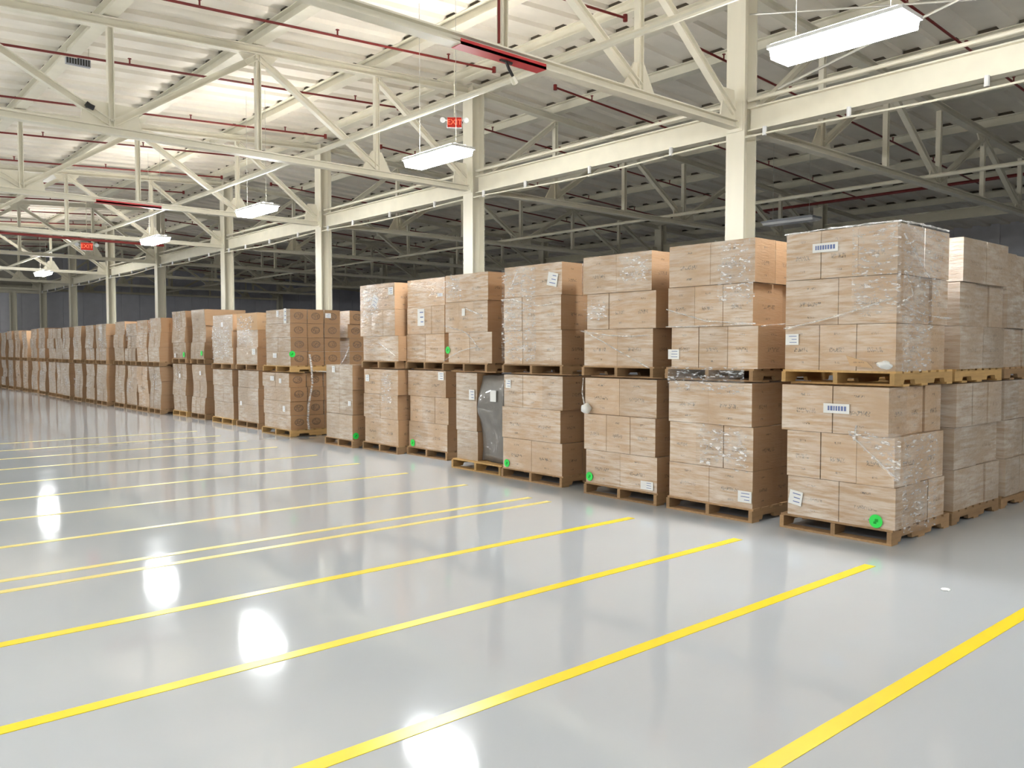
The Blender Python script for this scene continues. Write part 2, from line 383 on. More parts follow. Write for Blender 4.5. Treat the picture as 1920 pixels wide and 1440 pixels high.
# purlins along Y on every truss node
pur = [-7, -6, -5, -4, -3, -2, -1, 0, 1, 2, 3, 4, 5, 6, 7, 8]
pm = MB().member((0, YF, 0), (0, YB, 0), ibeam(.20, .19, .015, .03), side=(1, 0, 0)).mesh('purlin_mesh', M_STEEL)
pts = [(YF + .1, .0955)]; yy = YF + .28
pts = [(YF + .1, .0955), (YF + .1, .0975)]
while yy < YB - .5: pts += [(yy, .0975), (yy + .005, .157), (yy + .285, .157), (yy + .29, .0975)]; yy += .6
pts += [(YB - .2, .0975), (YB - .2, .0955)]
shm = MB()  # dark comb on the purlin, shaped as the shaded flute gaps
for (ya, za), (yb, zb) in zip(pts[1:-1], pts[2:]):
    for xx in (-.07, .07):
        shm.bm.faces.new([shm.bm.verts.new((xx, *p)) for p in ((ya, .0955), (yb, .0955), (yb, zb), (ya, za))]) if yb > ya and (za > .0976 or zb > .0976 or True) else None
    shm.bm.faces.new([shm.bm.verts.new(p) for p in ((-.07, ya, za), (.07, ya, za), (.07, yb, zb), (-.07, yb, zb))])
bmesh.ops.remove_doubles(shm.bm, verts=shm.bm.verts, dist=.0003)
shm = shm.mesh('flute_closure', M_FLSHADE)
for i in pur:
    xs = [COLX + i * PAN] if i else [COLX - .42, COLX + .42]
    for x in xs:
        o = link('roof_purlin', pm, None, (x, 0, ztop(x) + .1)); link('flute_shades', shm, o)
        if i == 0: d = 'cream ridge purlin just %s of the first column row' % ('left' if x < COLX else 'right')
        elif i < 0: d = 'long cream roof purlin, %s to the left of the ridge' % ORD[-i - 1]
        else: d = 'long dim roof purlin, %s to the right of the ridge' % ORD[i - 1]
        tag(o, d, 'purlin', 'purlins under the roof deck')

# girders along the column rows (one per bay)
def girder(x, z, y0, y1, lab, grp, w=.17, d=.33):
    o = MB().member((x, y0, z), (x, y1, z), ibeam(w, d, .02, .03), side=(1, 0, 0)).build('girder', M_STEEL)
    return tag(o, lab, 'girder', grp)
ys = [COLY[0] - 6.1] + COLY
for k in range(len(ys) - 1):
    nm = 'between the %s and %s columns' % (ORD[k-1], ORD[k]) if k else 'from the first column out to the right'
    girder(COLX, 4.86, ys[k] + .16, ys[k+1] - .16, 'cream girder ' + nm, 'girders of the first column row')
    # pipe just above, conduit with clamps just below
    t = thing('conduit', 'thin cream conduit with clips under the girder ' + nm, 'conduit', (COLX - .12, (ys[k] + ys[k+1]) / 2, 4.6), 'conduits under the girders')
    L = 6.1 / 2
    pts = [(0, -L + .1 + 5.9 * i / 12, .03 * math.cos(i * math.pi / 6) - .02) for i in range(13)]
    MB().tube(pts, .014, 6).build('tube', M_STEEL, t)
    for yy in (-1.9, -.2, 1.4, 2.6):
        MB().tube([(0, yy, -.02), (0, yy, .03), (0, yy, .10)], .03, 8).build('clip', M_WHITE, t)
    o = MB().tube([(COLX - .05, ys[k] + .15, 5.13), (COLX - .05, ys[k+1] - .15, 5.13)], .028, 8).build('pipe', M_STEEL)
    tag(o, 'thin cream pipe above the girder ' + nm, 'pipe', 'pipes above the girders')
X23 = COLX + 6 * PAN
for k in range(len(ys) - 1):
    nm = 'between its %s and %s columns' % (ORD[k-1], ORD[k]) if k else 'at its near end'
    girder(X23, 5.25, ys[k] + .16, ys[k+1] - .16, 'dim girder of the far unlit column row ' + nm, 'girders of the unlit column row', d=.28)
# longitudinal struts on the bottom chords
for x, d in ((6.75, 'long cream round strut crossing the lit hall trusses'), (3.64, 'cream round strut along the middle of the lit hall trusses'), (COLX + 3 * PAN - .5, 'long dim strut crossing the unlit hall trusses')):
    if x == 3.64: continue
    tag(MB().tube([(x, YF + 1, 4.93), (x, YB - .4, 4.93)], .04, 10).build('strut', M_STEEL), d, 'strut')
# thin bracing rods near the first column
tag(MB().tube([(10.2, 6.23, 5.17), (10.2, 5.2, 5.38), (10.2, 2.4, 5.95)], .018, 6).build('brace_rod', M_GALV), 'thin rod rising right from the girder beside the first column', 'rod')
tag(MB().tube([(10.25, 6.72, 6.31), (10.25, 5.07, 5.91), (10.25, 3.0, 5.42)], .014, 6).build('brace_rod', M_GALV), 'thin rod high up beside the big lamp at the first column', 'rod')

# ------------------------------------------------------------------ sprinkler pipes
def sprinkler(side, idx, y, lab):
    x0 = COLX + side * .75; x1 = COLX + side * 13.0 if side > 0 else -4.0
    t = thing('sprinkler_pipe', lab, 'sprinkler pipe', (0, y, 0), 'red sprinkler pipes under the roof')
    z = lambda x: ztop(x) - .16
    MB().tube([(x0, 0, z(x0)), (x1, 0, z(x1))], .020, 8).build('pipe', M_RED, t)
    MB().tube([(x0, 0, z(x0) + .05), (x0, 0, z(x0) - .05)], .035, 8).build('end_cap', M_RED, t)
    n = 5 if side < 0 else 5
    for i in range(n):
        x = x0 + side * (1.0 + i * 2.1)
        MB().tube([(x, 0, z(x)), (x, 0, z(x) + .07), (x, 0, z(x) + .09)], .013, 6).tube([(x, 0, z(x) + .09), (x, 0, z(x) + .1)], .03, 8).build('sprinkler_head', M_RED, t)
    return t
sy = [COLY[0] + 1.525 + 3.05 * j for j in range(-2, 14)]
for j, y in enumerate(sy):
    if y > 8: sprinkler(-1, j, y, '%s red sprinkler pipe under the lit roof, counted away from the camera' % ORD[j])
    sprinkler(1, j, y, '%s red sprinkler pipe under the unlit roof, counted from the near end' % ORD[j])
tag(MB().tube([(1.0, 25.15, 4.68), (8.4, 25.15, 4.68)], .035, 8).build('red_pipe', M_RED), 'dark red pipe under the bottom chord of the fourth truss', 'pipe')
tag(MB().tube([(COLX + 11.5, 3, 5.72), (COLX + 11.5, 14, 5.72)], .04, 8).build('red_pipe', M_RED), 'dark red main pipe running along the unlit hall above the boxes', 'pipe')

# ------------------------------------------------------------------ lamps
def make_lamp():
    t = thing('high_bay_lamp', '', 'ceiling lamp', (0, 0, 0), 'lit high bay lamps')
    MB().box(-.20, .20, -.64, .64, .0, .035).box(-.10, .10, -.55, .55, .035, .07).build('housing', M_WHITE, t)
    MB().prism([(-.18, 0), (-.15, -.09), (.15, -.09), (.18, 0)], lambda a, b, k: (a, -.62 + 1.24 * k, b - .001)).build('lens', M_LENS, t)
    # open slots on the top shed some light on to the roof
    MB().box(-.195, -.105, -.6, .6, .036, .038).box(.105, .195, -.6, .6, .036, .038).build('top_slot', M_SLOT, t)
    for s in (-1, 1):
        MB().tube([(0, s * .45, 0), (0, s * .45, 1)], .004, 5).build('hanging_wire', M_GALV, t).location.z = .065
    return t
lamp = make_lamp(); first = True
def put_lamp(x, y, lab):
    global first
    if first: lamp.location = (x, y, 4.5); lamp['label'] = lab; first = False; r = lamp
    else: r = dup(lamp, (x, y, 4.5), lab)
    for c in r.children:
        if c.name.startswith('hanging_wire'): c.scale.z = ztop(x) + .20 - 4.565 + .08
for i, y in enumerate((3.83, 10.05, 16.3, 22.5, 35.0)):
    put_lamp(7.3, y, '%s glowing linear lamp above the pallet row, counted from the camera' % (ORD[i] if i < 4 else 'fifth and farthest'))
put_lamp(7.3, -2.4, 'glowing linear lamp above the row line behind the camera')
for r, x in enumerate((-3.0, -10.4)):
    for i, y in enumerate((-2.4, 3.83, 10.05, 16.3, 22.5, 28.7, 35.0, 41.2)):
        put_lamp(x, y, '%s glowing lamp of the %s lamp row left of the camera view' % (ORD[i], ORD[r]))
# unlit lamp in the dark hall
t = thing('high_bay_lamp', 'unlit grey linear lamp hanging in the dark hall', 'ceiling lamp', (17.2, 10.15, 4.55))
MB().box(-.20, .20, -.64, .64, 0, .035).box(-.1, .1, -.55, .55, .035, .07).build('housing', M_GREYF, t)
MB().prism([(-.18, 0), (-.15, -.05), (.15, -.05), (.18, 0)], lambda a, b, k: (a, -.62 + 1.24 * k, b - .001)).build('lens', M_WHITE, t)
for s in (-1, 1): MB().tube([(0, s * .45, .07), (0, s * .45, 2.1)], .004, 5).build('hanging_wire', M_GALV, t)

# exit signs with lamp heads
def text_mesh(s, size, ext):
    c = bpy.data.curves.new('lettering', 'FONT'); c.body = s; c.size = size; c.extrude = ext; c.align_x = 'CENTER'; c.align_y = 'CENTER'
    o = bpy.data.objects.new('tmp', c); COL.objects.link(o); dg = bpy.context.evaluated_depsgraph_get(); dg.update()
    me = bpy.data.meshes.new_from_object(o.evaluated_get(dg)); bpy.data.objects.remove(o); return me
for x, y, z, sc, top, lab in ((8.85, 11.68, 5.58, .85, 1.30, 'red lit exit sign with lamp heads hanging left of the second column'), (6.85, 27.2, 4.72, 1.1, 2.1, 'distant red lit exit sign hanging under the far trusses')):
    t = thing('exit_sign', lab, 'exit sign', (x, y, z)); t.rotation_euler = (0, 0, -math.atan2(x, y)); t.scale = (sc,) * 3
    MB().box(-.155, .155, -.03, .03, -.11, .11).build('housing', M_WHITE, t, bevel=.006)
    MB().box(-.145, .145, -.034, -.03, -.1, .1).build('red_panel', M_EXIT, t)
    me = text_mesh('EXIT', .15, .002); me.materials.append(M_LET); o = link('lettering', me, t, (0, -.037, 0)); o.rotation_euler = (math.pi / 2, 0, 0)
    for s in (-1, 1): MB().tube([(s * .24, .03, .05), (s * .24, -.05, .04)], .055, 10).tube([(s * .15, 0, .05), (s * .24, .02, .05)], .015, 6).build('lamp_head', M_WHITE, t)
    MB().tube([(0, 0, .12), (0, 0, top / sc)], .01, 6).build('hanging_rod', M_STEEL, t)
t = thing('chord_trolley', 'small black hook fitting under the red painted chord length', 'hook', (5.9, 6.87, 4.74))
MB().tube([(0, 0, .0), (.02, -.02, -.08), (.12, .02, -.14)], .018, 6).tube([(-.08, 0, 0), (.08, 0, -.01)], .02, 6).build('hook', M_BLACK, t)
MB().tube([(.1, .02, -.14), (.16, .03, -.2)], .035, 8).build('fitting', M_STEEL, t)
tag(MB().tube([(5.74, 6.8, 4.87), (5.74, 6.8, 6.6)], .016, 8).build('red_pipe', M_RED), 'thin red pipe rising beside a truss vertical above the red chord length', 'pipe')
# small black spotlight clamped to the second truss and a vent grille under the deck
t = thing('spotlight', 'small black spotlight clamped on a truss diagonal, top left', 'spotlight', (3.30, 12.88, 5.08)); t.scale = (.62,) * 3
MB().tube([(-.05, 0, .05), (.03, 0, 0), (.12, 0, -.03)], .06, 10).build('lamp_head', M_BLACK, t)
MB().box(-.03, .03, 0, .12, -.02, .02).build('clamp', M_BLACK, t)
t = thing('roof_unit', 'small dark grille box under the roof deck, top left', 'vent', (3.75, 15.2, 6.38)); t.scale = (.62, .62, 1)
MB().box(-.3, .3, -.06, .06, -.06, .06).build('casing', M_GREYF, t)
m = MB()
for i in range(9): m.box(-.28 + i * .065, -.25 + i * .065, -.072, -.06, -.05, .05)
m.build('grille', M_BLACK, t)
MB().box(-.28, -.26, -.01, .01, .06, .25).box(.26, .28, -.01, .01, .06, .25).build('bracket', M_STEEL, t)

# ------------------------------------------------------------------ pallets
def pal_parts(W, up=False, D=1.18):
    top = MB(); n = 7; bw = .125; gap = (D - n * bw) / (n - 1)
    for i in range(n):
        x = i * (bw + gap) + (.02 if i == 0 else 0); top.box(x, x + bw, 0, W, .112, .13)
    bot = MB()
    for x in (.16 if up else 0, D / 2 - bw / 2, D - bw): bot.box(x, x + bw, 0, W, 0, .018)
    h0, h1 = .018, .112
    def notched():
        pts = [(0, h0), (.17, h0), (.19, h0 + .04), (.38, h0 + .04), (.40, h0), (D - .40, h0), (D - .38, h0 + .04), (D - .19, h0 + .04), (D - .17, h0), (D, h0), (D, h1), (0, h1)]
        return MB().prism(pts, lambda a, b, t: (a, .04 * t, b))
    return top, bot, notched
PC = {}
def pallet(X0, Y0, z0, W, lab, group, parts=True, wood=None):
    wood = wood or M_WOOD
    key = (round(W, 2), wood.name, z0 > .5)
    if key not in PC:
        t, b, s = pal_parts(W, z0 > .5)
        PC[key] = (t.mesh('top_deck', wood, bevel=0), b.mesh('bottom_deck', wood), s().mesh('stringer', wood), W)
    tm, bm_, sm, _ = PC[key]
    r = thing('pallet', lab, 'pallet', (X0, Y0, z0), group)
    link('top_deck', tm, r); link('bottom_deck', bm_, r)
    for yy in (0, W / 2 - .02, W - .04): link('stringer', sm, r, (0, yy, 0))
    return r

# ------------------------------------------------------------------ cartons
CM = {}; CARTONS = []
def carton_mesh(dx, dy, dz, material, sidem=None):
    key = (round(dx, 3), round(dy, 3), round(dz, 3), material.name, sidem.name if sidem else '')
    if key in CM: return CM[key]
    m = MB(); m.box(-dx/2, dx/2, -dy/2, dy/2, 0, dz)
    bmesh.ops.subdivide_edges(m.bm, edges=list(m.bm.edges), cuts=2, use_grid_fill=True)
    for v in m.bm.verts:       # cartons bulge a little between their edges
        a = 1 - abs(v.co.x) / (dx/2); b = 1 - abs(v.co.y) / (dy/2); c = 1 - abs(v.co.z - dz/2) / (dz/2)
        if a < .01 and b > .1 and c > .1: v.co.x *= 1.012
        if b < .01 and a > .1 and c > .1: v.co.y *= 1.012
    # open slot between the top flaps
    m.box(-dx/2 + .02, dx/2 - .02, -.028, .028, dz, dz + .0008)
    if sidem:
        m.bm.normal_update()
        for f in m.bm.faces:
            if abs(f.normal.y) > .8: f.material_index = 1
    CM[key] = m.mesh('carton', [material, sidem] if sidem else material, bevel=0)
    return CM[key]
def put_carton(x0, x1, y0, y1, z0, z1, material, lab, group):
    g = .004
    dx, dy, dz = x1 - x0 - 2*g, y1 - y0 - 2*g, z1 - z0 - g
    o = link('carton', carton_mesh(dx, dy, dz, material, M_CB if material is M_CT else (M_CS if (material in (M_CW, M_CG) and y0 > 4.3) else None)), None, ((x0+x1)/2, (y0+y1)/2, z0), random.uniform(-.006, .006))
    tag(o, lab, 'carton', group); CARTONS.append((o, x0, x1, y0, y1, z0, z1)); return o

def load(desc, level, X0, Y0, z0, W, layers, material, D=1.04, rows='full', seed=0, mats=None, offs=None):
    rnd = random.Random(seed * 31 + 5)
    z = z0
    names = ['bottom', 'middle', 'top'] if len(layers) == 3 else (['bottom', 'second', 'third', 'top'] if len(layers) == 4 else ['bottom', 'second', 'middle', 'fourth', 'top'])
    for li, (n, h) in enumerate(layers):
        oy = (offs[li][0] if offs else rnd.uniform(-.02, .025)); ox = (offs[li][1] if offs else rnd.uniform(-.015, .02))
        mm = mats[li] if mats and mats[li] else material
        fd = D * (.34 if n == 2 else .5) if n < 4 else D * .34
        bw = W / n
        pos = {1: ['front'], 2: ['right front', 'left front'], 3: ['right front', 'centre front', 'left front']}[n]
        lv = (level + ' load, ') if level else ''
        if rows != 'side':
            for i in range(n):
                if i == 0: continue
                put_carton(X0 + ox + rnd.uniform(0, .012), X0 + ox + fd, Y0 + oy + i * bw, Y0 + oy + (i+1) * bw, z, z + h, mm,
                           '%s carton, %s layer, %s%s' % (pos[i], names[li], lv, desc), 'cartons on the pallets')
        put_carton(X0 + ox, X0 + ox + fd, Y0 + oy, Y0 + oy + bw, z, z + h, mm, '%s carton, %s layer, %s%s' % (pos[0] if rows != 'side' else 'side front', names[li], lv, desc), 'cartons on the pallets')
        k = 2 if n == 2 else 1
        for j in range(k):
            x0 = X0 + ox + fd + j * (D - fd) / k
            if rows == 'short' and j: continue
            dy = rnd.uniform(-.004, .03)
            put_carton(x0 + .012 * (j + 1), x0 + (D - fd) / k + .012 * (j+1), Y0 + oy + dy, Y0 + oy + bw, z, z + h, mm,
                       'near-side %s carton, %s layer, %s%s' % ('rear' if j == k - 1 else 'middle', names[li], lv, desc), 'cartons on the pallets')
        z += h
    return z

H3 = .40
A, B = 2, 3
# nearest stack
d1 = 'nearest stack'
def pl(desc, which): return 'wooden pallet under the %s of the %s' % (which, desc)
PG = 'pallets under the cartons'
pallet(6.93, 3.12, 0, 1.04, pl(d1, 'lower load'), PG); pallet(6.93, 3.12, 1.335, 1.04, pl(d1, 'upper load'), PG, wood=M_WOOD2)
load(d1, 'lower', 6.95, 3.13, .13, 1.0, [(A, .36), (B, .42), (A, .42)], M_CW, seed=1, offs=[(-.03, 0), (-.02, -.01), (.04, .0)])
load(d1, 'upper', 6.95, 3.12, 1.465, 1.03, [(B, .405), (A, .41), (B, .425)], M_CW, seed=2, offs=[(.0, 0), (.01, .02), (.0, 0)])
d1b = 'stack just behind the nearest'
pallet(8.17, 3.12, 0, 1.04, pl(d1b, 'lower load'), PG); pallet(8.17, 3.12, 1.335, 1.04, pl(d1b, 'upper load'), PG, wood=M_WOOD2)
load(d1b, 'lower', 8.18, 3.12, .13, 1.02, [(A, .39), (B, .40), (A, .41)], M_CU, D=1.12, seed=3, rows='side', mats=[M_CG, M_CG, M_CG])
load(d1b, 'upper', 8.18, 3.08, 1.465, 1.02, [(B, .405), (A, .41), (B, .41)], M_CG, D=1.12, seed=4, rows='side')
d1c = 'third stack deep at the right edge'
pallet(9.42, 3.12, 0, .85, pl(d1c, 'lower load'), PG); pallet(9.42, 3.12, 1.335, .85, pl(d1c, 'upper load'), PG)
load(d1c, 'lower', 9.43, 3.10, .13, .8, [(B, .39), (A, .40), (B, .41)], M_CG, D=.84, seed=5, rows='side')
load(d1c, 'upper', 9.43, 3.12, 1.465, .8, [(A, .405), (B, .39), (A, .38)], M_CG, D=.84, seed=6, rows='side')

ds = lambda i: '%s stack from the right' % ORD[i]
# (index, X0, lower Y0, lower W, lower layers, upper Y0, W, layers)
pallet(6.86, 4.41, 0, 1.02, pl(ds(1), 'lower load'), PG); pallet(6.86, 4.42, 1.335, 1.04, pl(ds(1), 'upper load'), PG)
load(ds(1), 'lower', 6.88, 4.42, .13, 1.0, [(A, .36), (B, .42), (A, .42)], M_CW, seed=11, offs=[(0, 0), (.0, .0), (.01, -.01)], mats=[None, None, None])
load(ds(1), 'upper', 6.88, 4.42, 1.465, 1.02, [(B, .41), (B, .41), (A, .42)], M_CW, seed=12, offs=[(-.04, 0), (.03, .02), (.0, 0)], mats=[None, None, None])
pallet(6.86, 5.56, 0, 1.06, pl(ds(2), 'lower load'), PG); pallet(6.86, 5.62, 1.335, 1.04, pl(ds(2), 'upper load'), PG)
load(ds(2), 'lower', 6.88, 5.57, .13, 1.05, [(A, .38), (B, .41), (A, .41)], M_CW, seed=13, offs=[(0, 0), (.03, 0), (.03, .02)])
load(ds(2), 'upper', 6.88, 5.64, 1.465, 1.01, [(A, .41), (B, .40), (A, .42)], M_CW, seed=14, offs=[(0, 0), (-.03, .01), (.02, 0)])
pallet(6.93, 7.05, 0, 1.12, pl(ds(3), 'lower load'), PG); pallet(6.93, 7.05, 1.335, 1.10, pl(ds(3), 'upper load'), PG)
load(ds(3), 'lower', 6.95, 7.06, .13, 1.09, [(A, .39), (A, .40), (B, .41)], M_CW, seed=15, offs=[(0.01, 0), (.04, .0), (0, 0)])
load(ds(3), 'upper', 6.95, 7.08, 1.465, 1.06, [(B, .42), (B, .42), (A, .39)], M_CW, seed=16, offs=[(0, 0), (.01, 0), (.01, .01)])
# fifth: small front pallet with the grey wrapped bundle
pallet(6.97, 8.23, 0, 1.06, 'wooden pallet under the grey wrapped bundle', PG, wood=M_WOOD2)
z = .13
for i, (hh, dy) in enumerate(((.40, -.02), (.42, 0), (.38, .0))):
    put_carton(7.05, 7.5, 8.82 + dy, 9.29 + dy, z, z + hh, M_CG, 'carton left of the grey wrapped bundle, %s layer' % ['bottom', 'middle', 'top'][i], 'cartons on the pallets'); z += hh
m = MB(); m.box(0, .95, 0, .50, 0, 1.18)
bmesh.ops.subdivide_edges(m.bm, edges=list(m.bm.edges), cuts=12, use_grid_fill=True)
for v in m.bm.verts:
    n = noise.noise_vector(v.co * 4.2) ; c = v.co.copy()
    pinch = .05 * math.sin(c.z * 5.3 + .6)
    v.co += n * .04; v.co.x += pinch * (1 - c.x); v.co.z = min(max(v.co.z, .0), 1.185); v.co.y = min(v.co.y, .50)
o = m.build('grey_bundle', M_EMB, smooth=True); o.location = (7.1, 8.29, .13)
tag(o, 'lumpy grey film-wrapped bundle with a paper label, fifth stack from the right', 'wrapped bundle')
MB().box(-.006, 0, -.06, .06, -.075, .075).build('paper_label', M_PAPER, o).location = (-.05, .18, .90)
pallet(6.98, 8.52, 1.335, 1.0, pl(ds(4), 'upper load'), PG)
load(ds(4), 'upper', 7.0, 8.53, 1.465, .96, [(A, .42), (B, .42), (A, .38)], M_CW, D=1.1, seed=17, offs=[(-.09, 0), (.02, .02), (.01, .02)])
pallet(7.33, 9.88, 0, 1.06, pl(ds(5), 'lower load'), PG); pallet(7.33, 9.93, 1.335, 1.04, pl(ds(5), 'upper load'), PG)
load(ds(5), 'lower', 7.35, 9.90, .13, 1.02, [(A, .40), (B, .40), (A, .40)], M_CW, seed=18, offs=[(.0, 0), (-.03, 0), (.03, .0)])
load(ds(5), 'upper', 7.35, 9.96, 1.465, 1.0, [(A, .42), (B, .42), (A, .42)], M_CW, seed=19, offs=[(.0, 0), (0, 0), (0, .01)])
pallet(7.18, 10.97, 0, 1.06, pl(ds(6), 'lower load'), PG); pallet(7.18, 11.0, 1.335, 1.04, pl(ds(6), 'upper load'), PG)
load(ds(6), 'lower', 7.2, 10.98, .13, 1.02, [(A, .41), (A, .39), (A, .40)], M_CW, seed=20, offs=[(.0, 0), (.02, .0), (0, 0)])
load(ds(6), 'upper', 7.2, 11.03, 1.465, 1.06, [(A, .40), (B, .42), (A, .42)], M_CW, seed=21, offs=[(-.06, 0), (.03, .0), (.05, .01)])
pallet(7.08, 12.18, 0, .95, 'wooden pallet under the single-height stack', PG)
load('single-height stack', '', 7.1, 12.2, .13, .9, [(A, .42), (A, .42), (A, .42)], M_CG, D=1.0, seed=22, mats=[M_CG]*3)
# brown printed stack
db = 'brown printed stack'
HB = .268
pallet(7.08, 14.45, 0, 1.25, pl(db, 'lower load'), PG, wood=M_WOOD2); pallet(7.08, 14.42, 1.21, 1.2, pl(db, 'upper load'), PG, wood=M_WOOD2)
load(db, 'lower', 7.1, 14.5, .13, 1.16, [(A, HB)]*4, M_CT, seed=23)
load(db, 'upper', 7.1, 14.46, 1.34, 1.06, [(A, HB)]*4, M_CT, seed=24)
pallet(8.3, 14.42, 1.21, 1.2, 'wooden pallet behind the upper brown printed load', PG)
pallet(8.3, 14.42, 0, 1.2, 'lowest wooden pallet behind the brown printed stack', PG)
load('second brown stack', 'upper', 8.32, 14.44, 1.34, 1.1, [(A, HB)]*4, M_CT, seed=25, rows='side')
load('second brown stack', 'lower', 8.32, 14.44, .13, 1.1, [(A, HB)]*4, M_CT, seed=26, rows='side')
# grey wrapped stacks further left
HG = .358
LATER = []
for i, (x0, y0, w_, mt) in enumerate(((7.3, 16.32, 1.1, M_CG), (7.3, 17.62, 1.15, M_CG), (7.36, 19.35, .9, M_CG), (7.34, 20.5, .95, M_CG))):
    de = '%s stack left of the brown one' % ORD[i]
    hh = HG if i < 2 else HG + .03
    zt = .13 + 3 * hh
    pallet(x0 - .02, y0, 0, w_, pl(de, 'lower load'), PG, wood=M_WOOD2 if i % 2 else M_WOOD)
    pallet(x0 - .02, y0, zt + .005, w_, pl(de, 'upper load'), PG)
    if i < 2:
        load(de, 'lower', x0, y0 + .02, .13, w_ - .06, [(A, hh)]*3, mt, seed=30 + i, rows='short')
        load(de, 'upper', x0, y0 + .02, zt + .135, w_ - .03, [(A, hh)]*3, mt, seed=40 + i, rows='short', mats=[None, None, M_CG if i % 2 else M_CU])
    else: LATER.append((x0, y0 + .02, w_ - .05, hh * 3, zt, de))

# distant wrapped loads, each one a thing of its own
def wrapped_load(x, y, z, W, D, H, seed, lab, material):
    rnd = random.Random(seed); m = MB(); zz = 0
    for l in range(3):
        h = H / 3; oy = rnd.uniform(-.025, .025); ox = rnd.uniform(-.02, .02)
        n = rnd.choice((2, 3))
        for i in range(n): m.box(ox + rnd.uniform(0, .01), D + ox, oy + i * W / n + .003, oy + (i+1) * W / n - .003, zz, zz + h - .003)
        zz += h
    bmesh.ops.subdivide_edges(m.bm, edges=list(m.bm.edges), cuts=3, use_grid_fill=True)
    la, lb, ph = rnd.uniform(-.035, .035), rnd.uniform(.0, .03), rnd.uniform(0, 3)
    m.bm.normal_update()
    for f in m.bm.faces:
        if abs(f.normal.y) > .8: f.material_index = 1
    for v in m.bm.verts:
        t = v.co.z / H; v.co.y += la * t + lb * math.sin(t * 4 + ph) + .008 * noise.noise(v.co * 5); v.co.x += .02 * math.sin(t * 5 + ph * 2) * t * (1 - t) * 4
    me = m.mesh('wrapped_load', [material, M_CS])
    o = link('wrapped_load', me)
    if not rnd.random() < .35:          # crinkled film patch on the face, its bright glints painted white
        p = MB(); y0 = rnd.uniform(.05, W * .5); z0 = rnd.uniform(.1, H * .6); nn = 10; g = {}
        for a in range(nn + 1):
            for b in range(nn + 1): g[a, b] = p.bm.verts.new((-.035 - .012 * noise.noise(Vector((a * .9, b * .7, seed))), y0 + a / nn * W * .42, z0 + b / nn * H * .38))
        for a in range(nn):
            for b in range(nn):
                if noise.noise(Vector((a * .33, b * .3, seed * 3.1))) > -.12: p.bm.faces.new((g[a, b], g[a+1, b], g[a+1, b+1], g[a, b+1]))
        p.build('film_glint_patch', M_GLINT, o, smooth=True)
    o.location = (x, y, z)
    return tag(o, lab, 'pallet load', 'distant wrapped pallet loads')
for i, (x0, y0, w_, H, zt, de) in enumerate(LATER):
    for lv, z in (('lower', .131), ('upper', zt + .136)):
        o = wrapped_load(x0, y0, z, w_, 1.0, H - .004, 70 + i, '%s grey film-wrapped load, %s' % (lv, de), M_CG)
        CARTONS.append((o, x0 - .02, x0 + 1, y0, y0 + w_, z, z + H))
rnd = random.Random(99)
far = [(7.12, 21.72, .9), (7.12, 22.68, .92), (7.14, 23.68, .95), (7.12, 24.72, .95), (7.02, 26.0, 1.1), (7.0, 27.3, .95)]
y = 28.6
while y < 47.2:
    w_ = rnd.uniform(.92, 1.06); far.append((7.0 + rnd.uniform(-.06, .12), y, w_)); y += w_ + rnd.choice((.15, .42, .5, .55))
print('far stacks', len(far))
for i, (x0, y0, w_) in enumerate(far):
    H = 1.07 + (0 if i > 3 else .0)
    mt = M_CG if rnd.random() < .8 else M_CW
    nm = 'stack left of the tall grey group' 
    cnt = '%s distant stack' % ORD[i]
    pallet(x0 - .02, y0, 0, w_, 'floor pallet of the %s, counted leftwards' % cnt, PG)
    pallet(x0 - .02, y0, .13 + H + .004, w_, 'upper pallet of the %s, counted leftwards' % cnt, PG)
    wrapped_load(x0, y0 + .02, .131, w_ - .05, 1.0, H, i, 'lower film-wrapped load of the %s, counted leftwards' % cnt, mt)
    wrapped_load(x0, y0 + .02, .265 + H, w_ - .05, 1.0, H + rnd.uniform(-.05, .05), i + 50, 'upper film-wrapped load of the %s, counted leftwards' % cnt, mt)
print('cartons', len(CARTONS))

